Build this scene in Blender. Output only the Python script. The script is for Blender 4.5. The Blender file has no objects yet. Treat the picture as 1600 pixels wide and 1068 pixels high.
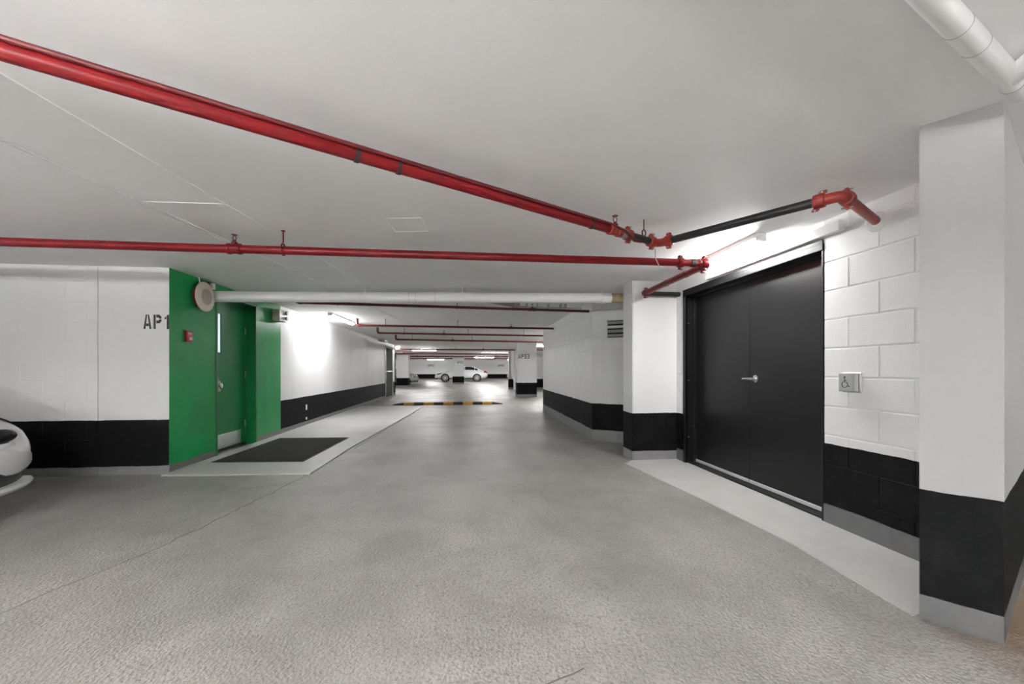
import bpy, bmesh, math, random
from mathutils import Vector, Matrix
random.seed(7)
C = bpy.context.scene.collection
SC = bpy.context.scene
# ------------------------------------------------------------------ camera, world, exposure
cam_d = bpy.data.cameras.new('camera'); cam = bpy.data.objects.new('camera', cam_d); C.objects.link(cam)
cam_d.sensor_width = 36; cam_d.lens = 635 / 1600 * 36; cam_d.shift_y = 43 / 1600
cam_d.clip_start = 0.05; cam_d.clip_end = 200
cam.location = (0, 0, 1.072)
cam.rotation_euler = (math.pi / 2, 0, -math.atan(72 / 635))
SC.camera = cam
w = bpy.data.worlds.new('world'); SC.world = w; w.use_nodes = True
w.node_tree.nodes['Background'].inputs[0].default_value = (0.8, 0.8, 0.8, 1)
w.node_tree.nodes['Background'].inputs[1].default_value = 0.0
SC.view_settings.view_transform = 'Standard'; SC.view_settings.look = 'None'
SC.view_settings.gamma = 1; SC.view_settings.use_curve_mapping = False
SC.view_settings.exposure = 1.98
SC.cycles.max_bounces = 14; SC.cycles.diffuse_bounces = 10
LAMP = 62.0            # luminance of the tube diffusers
# ------------------------------------------------------------------ materials
M = {}
def nodes(name):
    m = bpy.data.materials.new(name); m.use_nodes = True
    nt = m.node_tree; b = nt.nodes['Principled BSDF']; M[name] = m
    return m, nt, b
def N(nt, kind, **kw):
    n = nt.nodes.new(kind)
    for k, v in kw.items():
        if isinstance(k, str) and hasattr(n, k): setattr(n, k, v)
    return n
def L(nt, a, b): nt.links.new(a, b)
def pos(nt): return N(nt, 'ShaderNodeNewGeometry').outputs['Position']
def noise(nt, scale, detail=4, rough=.55, vec=None, dist=0):
    n = N(nt, 'ShaderNodeTexNoise'); n.inputs['Scale'].default_value = scale
    n.inputs['Detail'].default_value = detail; n.inputs['Roughness'].default_value = rough
    n.inputs['Distortion'].default_value = dist
    L(nt, vec if vec is not None else pos(nt), n.inputs['Vector'])
    return n.outputs['Fac']
def ramp(nt, fac, stops):
    r = N(nt, 'ShaderNodeValToRGB'); e = r.color_ramp.elements
    while len(e) < len(stops): e.new(0.5)
    for i, (p, c) in enumerate(stops):
        e[i].position = p; e[i].color = (c, c, c, 1) if not isinstance(c, tuple) else (*c, 1)
    L(nt, fac, r.inputs[0]); return r.outputs['Color']
def math_(nt, op, a, b=None):
    n = N(nt, 'ShaderNodeMath'); n.operation = op
    for i, v in enumerate((a, b)):
        if v is None: continue
        if isinstance(v, (int, float)): n.inputs[i].default_value = v
        else: L(nt, v, n.inputs[i])
    return n.outputs[0]
def mixc(nt, fac, a, b, mode='MIX'):
    n = N(nt, 'ShaderNodeMix'); n.data_type = 'RGBA'; n.blend_type = mode
    for s, v in ((n.inputs[0], fac), (n.inputs[6], a), (n.inputs[7], b)):
        if isinstance(v, (int, float)): s.default_value = v
        elif isinstance(v, tuple): s.default_value = (*v, 1)
        else: L(nt, v, s)
    return n.outputs[2]
def bump(nt, b, h, strength, dist):
    n = N(nt, 'ShaderNodeBump'); n.inputs['Strength'].default_value = strength; n.inputs['Distance'].default_value = dist
    L(nt, h, n.inputs['Height']); L(nt, n.outputs[0], b.inputs['Normal'])
def plain(name, col, rough=.5, metal=0, bumps=None, coat=0, var=0.0, vscale=6, spec=.5):
    m, nt, b = nodes(name); b.inputs['Specular IOR Level'].default_value = spec
    b.inputs['Roughness'].default_value = rough; b.inputs['Metallic'].default_value = metal
    b.inputs['Coat Weight'].default_value = coat
    if var:
        f = ramp(nt, noise(nt, vscale), [(.3, 1 - var), (.7, 1.0)])
        L(nt, mixc(nt, 1.0, col, f, 'MULTIPLY'), b.inputs['Base Color'])
    else: b.inputs['Base Color'].default_value = (*col, 1)
    if bumps: bump(nt, b, noise(nt, bumps[0], 3), bumps[1], bumps[2])
    return m
def emis(name, col, s):
    m, nt, b = nodes(name)
    b.inputs['Base Color'].default_value = (.8, .8, .8, 1)
    b.inputs['Emission Color'].default_value = (*col, 1); b.inputs['Emission Strength'].default_value = s
    return m
def painted(name, grayh, top=(.80, .80, .80), blackh=.557, rough=.5, scuff=1.0, bs=60, bstr=.25, black=(.0055, .0055, .006), gray=(.24, .24, .245)):
    """wall paint in three bands by height: grey kick, black dado, pale top"""
    m, nt, b = nodes(name)
    p = pos(nt); sx = N(nt, 'ShaderNodeSeparateXYZ'); L(nt, p, sx.inputs[0])
    z = math_(nt, 'ADD', sx.outputs[2], math_(nt, 'MULTIPLY', math_(nt, 'SUBTRACT', noise(nt, 5, 3), .5), .02))
    f1 = math_(nt, 'GREATER_THAN', z, grayh); f2 = math_(nt, 'GREATER_THAN', z, blackh)
    big = ramp(nt, noise(nt, 1.3, 5), [(.3, .94), (.7, 1.0)])
    sp = noise(nt, 38, 6, .7)
    marks = ramp(nt, sp, [(.73, 1.0), (.79, 1 - .45 * scuff)])
    topc = mixc(nt, 1.0, mixc(nt, 1.0, top, big, 'MULTIPLY'), marks, 'MULTIPLY')
    bl = mixc(nt, ramp(nt, noise(nt, 9, 6, .7), [(.5, 0.0), (.8, .5)]), black, (.024, .024, .024))
    bl = mixc(nt, ramp(nt, noise(nt, 30, 5, .7), [(.74, 0.0), (.78, .5)]), bl, (.2, .2, .2))
    gr = mixc(nt, ramp(nt, noise(nt, 12, 5), [(.3, 0.0), (.7, .5)]), gray, (.17, .165, .16))
    col = mixc(nt, f1, gr, bl); col = mixc(nt, f2, col, topc)
    L(nt, col, b.inputs['Base Color'])
    L(nt, ramp(nt, f2, [(0, .62), (1, rough)]), b.inputs['Roughness'])
    L(nt, ramp(nt, f2, [(0, .07), (1, .4)]), b.inputs['Specular IOR Level'])
    bump(nt, b, noise(nt, bs, 5, .6), bstr, .004)
    return m
painted('wall_paint', .085); painted('wall_paint_right', .135, rough=.42, bs=90, bstr=.35, gray=(.12, .12, .123))
painted('wall_paint_kick', .165, gray=(.24, .24, .24)); painted('pillar_paint', .105, top=(.76, .76, .76), scuff=1.5)
painted('wing_paint_shaded', .105, top=(.46, .46, .465), scuff=1.6, gray=(.13, .13, .132))  # white top darkened to stand in for shade on the wing wall
def green_paint():
    m, nt, b = nodes('green_paint')
    sx = N(nt, 'ShaderNodeSeparateXYZ'); L(nt, pos(nt), sx.inputs[0])
    z = math_(nt, 'ADD', sx.outputs[2], math_(nt, 'MULTIPLY', math_(nt, 'SUBTRACT', noise(nt, 5, 3), .5), .02))
    f1 = math_(nt, 'GREATER_THAN', z, .085)
    g = mixc(nt, ramp(nt, noise(nt, 3, 6, .65), [(.3, 0.0), (.7, 1.0)]), (.004, .25, .058), (.008, .31, .080))
    L(nt, mixc(nt, f1, (.17, .165, .16), g), b.inputs['Base Color'])
    L(nt, ramp(nt, noise(nt, 8, 5), [(.3, .28), (.7, .42)]), b.inputs['Roughness']); b.inputs['Specular IOR Level'].default_value = .22
    bump(nt, b, noise(nt, 30, 4, .55), .12, .004)
green_paint()
plain('green_door', (.012, .235, .068), .33, bumps=(160, .1, .002), var=.1, spec=.25)
plain('green_frame', (.005, .15, .038), .35, spec=.3)
plain('ceiling_paint', (.90, .90, .905), .6, bumps=(45, .18, .004), var=.05, vscale=1.2)
def concrete():
    m, nt, b = nodes('floor_concrete')
    big = noise(nt, .55, 5, .6, dist=.4); mid = noise(nt, 1.6, 7, .72, dist=.5); fine = noise(nt, 60, 4, .7); grit = noise(nt, 150, 3, .65)
    c = mixc(nt, ramp(nt, big, [(.3, 0.0), (.7, 1.0)]), (.315, .302, .285), (.40, .387, .369))
    c = mixc(nt, ramp(nt, mid, [(.42, 0.0), (.64, .62)]), c, (.165, .156, .144))
    c = mixc(nt, ramp(nt, fine, [(.50, 0.0), (.68, .85)]), c, (.10, .094, .086))
    c = mixc(nt, ramp(nt, grit, [(.56, 0.0), (.72, .6)]), c, (.50, .485, .465))
    # tyre-worn tracks: darker, smoother streaks along the lane
    mp_ = N(nt, 'ShaderNodeMapping'); mp_.inputs['Scale'].default_value = (1.6, .16, 1); L(nt, pos(nt), mp_.inputs[0])
    tr = noise(nt, 1.0, 5, .6, vec=mp_.outputs[0])
    c = mixc(nt, ramp(nt, tr, [(.40, 0.0), (.66, .5)]), c, (.20, .19, .178))
    # brown grime lying round the foot of the wing wall
    g = N(nt, 'ShaderNodeVectorMath'); g.operation = 'DISTANCE'; L(nt, pos(nt), g.inputs[0]); g.inputs[1].default_value = (2.50, 1.25, 0)
    gd = math_(nt, 'ADD', g.outputs['Value'], math_(nt, 'MULTIPLY', math_(nt, 'SUBTRACT', noise(nt, 5, 5, .7), .5), .45))
    c = mixc(nt, ramp(nt, gd, [(.30, .85), (.68, 0.0)]), c, (.22, .140, .085))
    L(nt, c, b.inputs['Base Color'])
    r = ramp(nt, noise(nt, .8, 3, .5, dist=.4), [(.3, .29), (.7, .42)])
    L(nt, r, b.inputs['Roughness'])
    b.inputs['Specular IOR Level'].default_value = .62
    v = N(nt, 'ShaderNodeTexVoronoi'); v.inputs['Scale'].default_value = 85; L(nt, pos(nt), v.inputs['Vector'])
    h = math_(nt, 'ADD', noise(nt, 65, 4, .6), math_(nt, 'MULTIPLY', v.outputs['Distance'], .5))
    bump(nt, b, h, .85, .007)
concrete()
def slab(name, col, rough):
    m, nt, b = nodes(name)
    c = mixc(nt, ramp(nt, noise(nt, 2.5, 6, .62), [(.35, 0.0), (.75, .6)]), col, tuple(x * .72 for x in col))
    c = mixc(nt, ramp(nt, noise(nt, 90, 3, .65), [(.55, 0.0), (.75, .35)]), c, tuple(x * .6 for x in col))
    L(nt, c, b.inputs['Base Color']); b.inputs['Roughness'].default_value = rough
    bump(nt, b, noise(nt, 110, 4, .6), .3, .005)
slab('pale_concrete', (.54, .532, .52), .42); slab('strip_concrete', (.52, .512, .50), .45)
plain('crack', (.14, .133, .125), .8)
plain('red_paint', (.185, .005, .008), .36, spec=.3, bumps=(40, .08, .003), var=.25, vscale=14)
plain('orange_red', (.32, .030, .020), .42, var=.35, vscale=25)
plain('dark_red', (.12, .007, .009), .4, var=.3, vscale=20)
plain('black_pipe', (.020, .020, .021), .45, bumps=(80, .2, .003), var=.4, vscale=20)
plain('white_pipe', (.86, .86, .86), .42, var=.06)
plain('joint_dark', (.3, .3, .3), .7)
plain('grey_pipe', (.33, .33, .34), .5)
plain('foam', (.62, .50, .30), .7, var=.4, vscale=20)
plain('white_filler', (.78, .78, .78), .7, bumps=(60, .6, .01))
plain('black_paint', (.006, .006, .0065), .4, bumps=(120, .1, .002), spec=.25)
plain('black_leaf', (.007, .007, .0075), .34, bumps=(90, .06, .002), spec=.24)
plain('steel', (.62, .62, .61), .30, metal=1, var=.12, vscale=30)
plain('aluminium', (.78, .78, .77), .5, metal=.6); plain('chrome', (.80, .80, .80), .16, metal=1)
plain('dull_metal', (.34, .34, .33), .42, metal=.8)
plain('white_plastic', (.78, .78, .77), .4)
plain('cream_plastic', (.72, .62, .53), .5)
plain('cream_mesh', (.44, .38, .33), .7, bumps=(300, .5, .004))
plain('red_plastic', (.45, .012, .018), .35)
plain('rubber', (.012, .012, .012), .7); plain('yellow_rubber', (.50, .26, .02), .6, var=.35)
plain('mat_pile', (.022, .021, .021), .95, bumps=(220, .8, .01), var=.35, vscale=40)
plain('stencil', (.025, .025, .026), .7)
plain('dark_void', (.006, .006, .006), .8)
emis('wire_glass_glow', (.80, .88, 1.0), .22)  # pane glows in place of the lit corridor behind it
plain('car_white', (.74, .75, .76), .25, coat=1); plain('car_silver', (.40, .41, .42), .25, coat=1)
plain('car_glass', (.015, .017, .02), .08); plain('car_black', (.012, .012, .012), .45)
plain('tyre', (.015, .015, .015), .8); plain('alloy', (.55, .55, .56), .3, metal=.9)
plain('tail_red', (.30, .015, .02), .2); plain('lamp_lens', (.012, .012, .014), .22, spec=.3)
plain('plate', (.55, .6, .62), .5); plain('sign_teal', (.12, .35, .38), .5)
emis('tube_glow', (1.0, .995, .985), LAMP); emis('fill_soft', (1.0, .985, .96), LAMP * .5); emis('tube_mid', (1.0, .995, .985), LAMP * .66); emis('fill_up', (1.0, .995, .985), LAMP * 3.6); emis('tube_wall', (1.0, .995, .985), LAMP * .40); emis('tube_far', (1.0, .995, .985), LAMP * 1.05)  # the up and soft glows serve added fill lamps only
# ------------------------------------------------------------------ mesh helpers
W = {}
def mesh(name, bm, mat, parent=None, smooth=False, kind=None, loc=None):
    me = bpy.data.meshes.new(name)
    bmesh.ops.recalc_face_normals(bm, faces=bm.faces)
    o = None
    off = W.get(parent, Vector()) if parent else (Vector(loc) if loc is not None else Vector())
    for v in bm.verts: v.co -= off
    bm.to_mesh(me); bm.free()
    if smooth:
        for p in me.polygons: p.use_smooth = True
        try: me.set_sharp_from_angle(angle=math.radians(38))
        except Exception: pass
    me.materials.append(M[mat])
    o = bpy.data.objects.new(name, me); C.objects.link(o)
    if parent: o.parent = parent; W[o] = off
    else: o.location = off; W[o] = off
    if kind: o['kind'] = kind
    return o
def tag(o, label, cat, group=None):
    o['label'] = label; o['category'] = cat
    if group: o['group'] = group
    return o
def thing(name, label, cat, loc, group=None, kind=None):
    o = bpy.data.objects.new(name, None); C.objects.link(o); o.location = loc; W[o] = Vector(loc)
    o.empty_display_size = .1
    if kind: o['kind'] = kind
    if label: tag(o, label, cat, group)
    return o
def B(): return bmesh.new()
def box(bm, x0, x1, y0, y1, z0, z1):
    vs = [bm.verts.new((x, y, z)) for z in (z0, z1) for x, y in ((x0, y0), (x1, y0), (x1, y1), (x0, y1))]
    for f in ((0, 3, 2, 1), (4, 5, 6, 7), (0, 1, 5, 4), (1, 2, 6, 5), (2, 3, 7, 6), (3, 0, 4, 7)): bm.faces.new([vs[i] for i in f])
    return bm
def bbox(bm, x0, x1, y0, y1, z0, z1, bev=.004, seg=2):
    t = B(); box(t, x0, x1, y0, y1, z0, z1)
    bmesh.ops.bevel(t, geom=t.edges[:], offset=bev, segments=seg, affect='EDGES', profile=.6)
    return join(bm, t)
def join(bm, t):
    me = bpy.data.meshes.new('tmp'); t.to_mesh(me); t.free(); bm.from_mesh(me); bpy.data.meshes.remove(me); return bm
def prism(bm, pts, z0, z1):
    a = [bm.verts.new((x, y, z0)) for x, y in pts]; b = [bm.verts.new((x, y, z1)) for x, y in pts]
    n = len(pts); bm.faces.new(a[::-1]); bm.faces.new(b)
    for i in range(n): bm.faces.new((a[i], a[(i + 1) % n], b[(i + 1) % n], b[i]))
    return bm
def frame_of(d):
    d = Vector(d).normalized(); u = d.cross(Vector((0, 0, 1)))
    if u.length < 1e-4: u = Vector((1, 0, 0))
    u.normalize(); return u, u.cross(d).normalized(), d
def tube(bm, pts, r, n=16, cap=True):
    """round bar along a polyline; r one radius or one for each point"""
    pts = [Vector(p) for p in pts]; rs = r if isinstance(r, (list, tuple)) else [r] * len(pts)
    rings = []; pu = None
    for i, p in enumerate(pts):
        d = (pts[min(i + 1, len(pts) - 1)] - pts[max(i - 1, 0)]).normalized()
        if pu is None: u, v, _ = frame_of(d)
        else:
            u = (pu - d * pu.dot(d)).normalized(); v = u.cross(d)
        pu = u
        rings.append([bm.verts.new(p + (u * math.cos(2 * math.pi * k / n) + v * math.sin(2 * math.pi * k / n)) * rs[i]) for k in range(n)])
    for a, b in zip(rings, rings[1:]):
        for k in range(n): bm.faces.new((a[k], a[(k + 1) % n], b[(k + 1) % n], b[k]))
    if cap: bm.faces.new(rings[0][::-1]); bm.faces.new(rings[-1])
    return bm
def lathe(bm, base, axis, prof, n=20):
    """prof: (distance along the axis, radius)"""
    base = Vector(base); d = Vector(axis).normalized(); u, v, _ = frame_of(d); rings = []
    for s, r in prof:
        rings.append([bm.verts.new(base + d * s + (u * math.cos(2 * math.pi * k / n) + v * math.sin(2 * math.pi * k / n)) * max(r, 1e-4)) for k in range(n)])
    for a, b in zip(rings, rings[1:]):
        for k in range(n): bm.faces.new((a[k], a[(k + 1) % n], b[(k + 1) % n], b[k]))
    bm.faces.new(rings[0][::-1]); bm.faces.new(rings[-1]); return bm
def obox(bm, c, ax, ay, az, hx, hy, hz, bev=0):
    """box about c along three given axes"""
    t = B(); box(t, -hx, hx, -hy, hy, -hz, hz)
    if bev: bmesh.ops.bevel(t, geom=t.edges[:], offset=bev, segments=2, affect='EDGES')
    m = Matrix((Vector(ax), Vector(ay), Vector(az))).transposed().to_4x4(); m.translation = Vector(c)
    bmesh.ops.transform(t, matrix=m, verts=t.verts); return join(bm, t)
def arc(a, c, b, n=8):
    """smooth bend from a round corner c to b"""
    a, b, c = Vector(a), Vector(b), Vector(c)
    return [(1 - t) ** 2 * a + 2 * t * (1 - t) * c + t * t * b for t in [i / n for i in range(n + 1)]]
# ------------------------------------------------------------------ the setting
CH = 2.12; XL = -3.04; XR = 2.51
floor = mesh('floor', box(B(), -15, 15, -8, 47, -.2, 0), 'floor_concrete', kind='structure')
ceiling = mesh('ceiling', box(B(), -15, 15, -8, 47, CH, CH + .2), 'ceiling_paint', kind='structure')
def ribbon(bm, pts, wd, z0, z1):
    for (x0, y0), (x1, y1) in zip(pts, pts[1:]):
        d = Vector((x1 - x0, y1 - y0)).normalized(); n = Vector((-d.y, d.x)) * wd / 2
        prism(bm, [(x0 + n.x, y0 + n.y), (x0 - n.x, y0 - n.y), (x1 - n.x, y1 - n.y), (x1 + n.x, y1 + n.y)], z0, z1)
    return bm
def rwalk(a, b, n, amp):
    return [(a[0] + (b[0] - a[0]) * i / n + (random.uniform(-amp, amp) if 0 < i < n else 0), a[1] + (b[1] - a[1]) * i / n + (random.uniform(-amp, amp) if 0 < i < n else 0)) for i in range(n + 1)]
for pts, wd in ((rwalk((-1.60, 4.33), (-1.82, 2.75), 30, .016), .006), (rwalk((-1.82, 2.75), (-2.2, 1.5), 16, .014), .003),
                (rwalk((-1.50, 5.7), (-1.28, 10.4), 26, .012), .012), (rwalk((.05, 1.28), (.42, 1.42), 8, .006), .006)):
    mesh('floor_crack', ribbon(B(), pts, wd, -.001, .0012), 'crack', floor)
# ceiling form joints: two long skew ridges, cross joints, the access panel outline
def skew(x, y, Y2):
    k = (-1.733 + 2.123) / (5.686 - 2.117); return [(x, y), (x + k * (Y2 - y), Y2)]
for pts, wd, d in ((skew(-2.40, -.5, 16), .010, .006), (skew(-2.365, -.5, 16), .010, .006), (skew(-1.87, -.5, 6.5), .010, .004),
                   ([(-2.05, 2.78), (-1.50, 2.76)], .007, .003), ([(-1.76, 5.08), (-1.20, 5.05)], .007, .003),
                   ([(-.56, 2.9), (-.31, 2.86)], .004, .002), ([(-.31, 2.86), (-.28, 3.13)], .004, .002), ([(-.28, 3.13), (-.53, 3.17)], .004, .002), ([(-.53, 3.17), (-.56, 2.9)], .004, .002)):
    mesh('form_joint', ribbon(B(), pts, wd, CH - d, CH + .001), 'ceiling_paint', ceiling)
# pale walkway slab by the green door, and the newer strip along the black doors
mesh('floor_slab', prism(B(), [(XL, 4.45), (-1.58, 4.36), (-1.56, 5.66), (-1.32, 9.8), (-1.25, 12.0), (XL, 12.2)], -.05, .014), 'pale_concrete', floor)
mesh('floor_strip', prism(B(), [(1.80, 4.45), (1.93, 3.2), (1.99, 2.3), (1.93, 1.56), (2.12, 1.60), (2.60, 2.0), (2.63, 4.7), (2.0, 4.66)], -.05, .004), 'strip_concrete', floor)
# blocks: shared meshes, one object each
BLK = {}
def block_mesh(wd, ht, dep, mat, rec, bev):
    k = (round(wd, 3), round(ht, 3), mat, rec)
    if k in BLK: return BLK[k]
    bm = B(); rings = []
    for y, ins in ((dep, 0), (bev, 0), (0, bev)):
        rings.append([bm.verts.new((x, y, z)) for x, z in ((ins, ins), (wd - ins, ins), (wd - ins, ht - ins), (ins, ht - ins))])
    for a, b in zip(rings, rings[1:]):
        for i in range(4): bm.faces.new((a[i], a[(i + 1) % 4], b[(i + 1) % 4], b[i]))
    bm.faces.new(rings[2]); bmesh.ops.recalc_face_normals(bm, faces=bm.faces)
    me = bpy.data.meshes.new('block'); bm.to_mesh(me); bm.free(); me.materials.append(M[mat]); BLK[k] = me; return me
def blocks(parent, p0, p1, zs, mat, joint=.010, rec=.004, phase=0.0, full=.4):
    """courses of blocks from p0 to p1 in plan; the face looks to the right of p0->p1 turned, local y runs into the wall"""
    p0, p1 = Vector(p0), Vector(p1); ln = (p1 - p0).length; d = (p1 - p0).normalized(); ang = math.atan2(d.y, d.x)
    for ci, (z0, z1) in enumerate(zip(zs, zs[1:])):
        u = -full + ((phase + (full / 2 if ci % 2 else 0)) % full); 
        while u < ln - .001:
            a, b = max(u, 0), min(u + full, ln); u += full
            if b - a < .03: continue
            j0 = joint / 2 if a > 0 else 0; j1 = joint / 2 if b < ln else 0
            me = block_mesh(b - a - j0 - j1, z1 - z0 - joint, .012, mat, rec, .003 if rec > .003 else .0015)
            o = bpy.data.objects.new('block', me); C.objects.link(o); o.parent = parent
            q = p0 + d * (a + j0); o.location = Vector((q.x, q.y, z0 + joint / 2)) - W[parent]; o.rotation_euler = (0, 0, ang)
ZS = [.135, .218, .418, .618, .818, 1.018, 1.218, 1.418, 1.618, 1.818, 2.018, CH]
R_ = .005    # joints lie this far behind the block faces
# right wall with the black double door
bm = B(); box(bm, XR + R_, XR + .22, 1.95, 2.60, 0, CH); box(bm, XR + R_, XR + .22, 4.46, 6.0, 0, CH)
box(bm, XR, XR + .22, 2.60, 4.46, 1.965, CH)
box(bm, XR - .004, XR + .1, 1.95, 2.60, 0, .13); box(bm, XR - .004, XR + .1, 4.46, 4.62, 0, .13)
wall_right = mesh('wall_right', bm, 'wall_paint_right', kind='structure')
blocks(wall_right, (XR, 2.60), (XR, 1.96), ZS, 'wall_paint_right', phase=.187)
blocks(wall_right, (XR, 4.62), (XR, 4.46), ZS, 'wall_paint_right', phase=.3)
# wing wall whose end stands in front of the right wall
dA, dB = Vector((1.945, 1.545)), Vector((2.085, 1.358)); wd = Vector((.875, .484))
wing = mesh('wall_wing', prism(B(), [tuple(dA), tuple(dB), tuple(dB + wd * 3.2), tuple(dA + wd * 3.2)], 0, CH), 'wing_paint_shaded', kind='structure')
# angled niche wall and the far right wall
wr2 = mesh('wall_right_far', prism(B(), [(1.906 + R_, 5.998), (2.013 + R_, 10.51), (4.5, 10.51), (4.5, 4.9), (2.66, 5.48 + .01)], 0, CH), 'wall_paint_kick', kind='structure')
ZK = [.17, .36, .557, .757, .957, 1.157, 1.357, 1.557, 1.757, 1.957, CH]
blocks(wr2, (2.013, 10.51), (1.905, 5.995), ZK, 'wall_paint_kick', joint=.006, rec=.002)
blocks(wr2, (1.905, 5.995), (2.65, 5.485), ZK, 'wall_paint_kick', joint=.006, rec=.002, phase=.15)
mesh('kick', ribbon(B(), [(2.013, 10.51), (1.905, 5.995), (2.65, 5.485)], .006, 0, .165), 'wall_paint_kick', wr2)
# stall wall facing the camera, left
bm = B(); box(bm, -11, -3.704, 4.56 + .0018, 4.8, 0, CH); box(bm, -3.698, XL, 4.56, 4.76, 0, CH); box(bm, -3.72, -3.68, 4.568, 4.78, 0, CH)
wap = mesh('wall_stall', bm, 'wall_paint', kind='structure')
blocks(wap, (-8.8, 4.56), (-3.704, 4.56), [.10, .36, .557, .757, .957, 1.157, 1.357, 1.557, 1.757, 1.957, CH], 'wall_paint', joint=.004, rec=.001)
# green entrance wall with its recessed door
bm = B(); box(bm, XL - .22, XL, 4.765, 5.34, 0, CH); box(bm, XL - .22, XL, 6.34, 7.10, 0, CH); box(bm, XL - .22, XL, 5.34, 6.34, 2.03, CH)
bbox(bm, XL - .02, XL + .003, 4.561, 4.77, 0, CH, .002, 1)
wg = mesh('wall_green', bm, 'green_paint', kind='structure')
bm = B(); box(bm, XL - .22, XL, 7.10, 15.9, 0, CH); box(bm, XL - .22, XL, 17.35, 18.1, 0, CH); box(bm, XL - .22, XL, 15.9, 17.35, 1.98, CH)
wl = mesh('wall_left', bm, 'wall_paint', kind='structure')
for y in (7.55, 9.1, 11.2, 13.0):
    mesh('form_joint', box(B(), XL - .001, XL + .0025, y, y + .012, .56, CH), 'wall_paint', wl)
for z0, z1 in ((.30, .40), (.115, .16)):
    mesh('paint_mark', box(B(), XL - .001, XL + .002, 8.16, 8.22, z0, z1), 'white_filler', wl)
# outer walls of the hall
mesh('wall_far', box(B(), -15, 15, 46, 46.2, 0, CH), 'wall_paint', kind='structure')
mesh('wall_back', box(B(), -15, 15, -7.2, -7, 0, CH), 'wall_paint', kind='structure')
mesh('wall_hall_left', box(B(), -15, -14.8, -7, 46, 0, CH), 'wall_paint', kind='structure')
mesh('wall_hall_right', box(B(), 14.8, 15, -7, 46, 0, CH), 'wall_paint', kind='structure')
mesh('wall_near_left', box(B(), -9.2, -9, -7, 4.56, 0, CH), 'wall_paint', kind='structure')
mesh('wall_near_right', box(B(), 6.2, 6.4, -7, 8, 0, CH), 'wall_paint', kind='structure')
mesh('wall_cross', box(B(), 3.0, 9.5, 22.2, 22.4, 0, CH), 'wall_paint', kind='structure')
mesh('wall_left_return', box(B(), -15, XL, 17.9, 18.1, 0, CH), 'wall_paint', kind='structure')
# ------------------------------------------------------------------ stencilled letters
GL = {'A': [[(0, 0), (.24, 0), (.46, 1), (.30, 1)], [(.54, 1), (.70, 1), (1, 0), (.76, 0)], [(.32, .2), (.68, .2), (.64, .38), (.36, .38)]],
      'P': [[(0, 0), (.27, 0), (.27, 1), (0, 1)], [(.36, 1), (.75, 1), (1, .86), (1, .73), (.72, .73), (.66, .8), (.36, .8)], [(.36, .4), (.75, .4), (1, .54), (1, .68), (.72, .68), (.66, .6), (.36, .6)]],
      '1': [[(.42, 0), (.70, 0), (.70, 1), (.48, 1), (.42, .93)], [(.14, .68), (.36, .72), (.36, .9), (.14, .8)]],
      '5': [[(.05, .8), (1, .8), (1, 1), (.05, 1)], [(.05, .46), (.30, .46), (.30, .76), (.05, .76)], [(.36, .44), (.68, .44), (.74, .35), (1, .35), (1, .50), (.8, .63), (.36, .63)], [(.05, 0), (.8, 0), (1, .14), (1, .3), (.74, .3), (.68, .2), (.05, .2)]],
      '3': [[(.05, .8), (.66, .8), (.72, .72), (1, .72), (1, .86), (.8, 1), (.05, 1)], [(.3, .43), (.68, .43), (.74, .35), (1, .35), (.93, .5), (1, .66), (.74, .66), (.68, .6), (.3, .6)], [(.05, 0), (.8, 0), (1, .14), (1, .3), (.74, .3), (.68, .2), (.05, .2)]],
      '2': [[(.05, .8), (.66, .8), (.72, .7), (1, .7), (1, .86), (.8, 1), (.05, 1)], [(.05, .25), (.32, .25), (1, .64), (.74, .64)], [(.05, 0), (1, 0), (1, .2), (.05, .2)]],
      '0': [[(.0, .15), (.2, 0), (.45, 0), (.45, .2), (.27, .28), (.27, .72), (.45, .8), (.45, 1), (.2, 1), (0, .85)], [(.55, 0), (.8, 0), (1, .15), (1, .85), (.8, 1), (.55, 1), (.55, .8), (.73, .72), (.73, .28), (.55, .2)]]}
def stencil(text, parent, org, right, ht, wd, gap):
    """letters 1 mm thick on a wall; org lower left corner on the wall face"""
    bm = B(); org = Vector(org); r = Vector(right).normalized(); n = r.cross(Vector((0, 0, 1)))
    for i, ch in enumerate(text):
        for poly in GL[ch]:
            f = [bm.verts.new(org + r * (i * (wd + gap) + x * wd) + Vector((0, 0, z * ht)) + n * .0015) for x, z in poly]
            k = [bm.verts.new(v.co - n * .002) for v in f]
            bm.faces.new(f)
            for q in range(len(f)): bm.faces.new((f[q], k[q], k[(q + 1) % len(f)], f[(q + 1) % len(f)]))
    o = mesh('bay_number', bm, 'stencil', parent); o['label'] = 'black stencilled bay number ' + text; return o
stencil('AP1', wap, (-3.280, 4.56, 1.487), (1, 0, 0), .148, .074, .020)
# ------------------------------------------------------------------ pillars
def pillar(x0, x1, y0, y1, label, mat='pillar_paint', group=None):
    bm = B(); box(bm, x0, x1, y0, y1, 0, CH)
    es = [e for e in bm.edges if abs(e.verts[0].co.z - e.verts[1].co.z) > 1]
    bmesh.ops.bevel(bm, geom=es, offset=.008, segments=2, affect='EDGES')
    return tag(mesh('concrete_pillar', bm, mat, loc=((x0 + x1) / 2, (y0 + y1) / 2, 0)), label, 'pillar', group)
pillar(1.957, XR + .004, 4.612, 4.905, 'white pillar with black foot attached beside the black double door')
p53 = pillar(1.99, 2.76, 15.7, 16.3, 'white pillar stencilled AP53 with a black foot')
stencil('AP53', p53, (2.03, 15.7, 1.50), (1, 0, 0), .17, .09, .025)
pillar(2.30, 2.80, 21.9, 22.195, 'white pillar behind the AP53 pillar with a grey drain pipe')
pillar(-4.2, -3.5, 25.3, 26.2, 'white pillar in front of the parked silver car nose')
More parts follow.
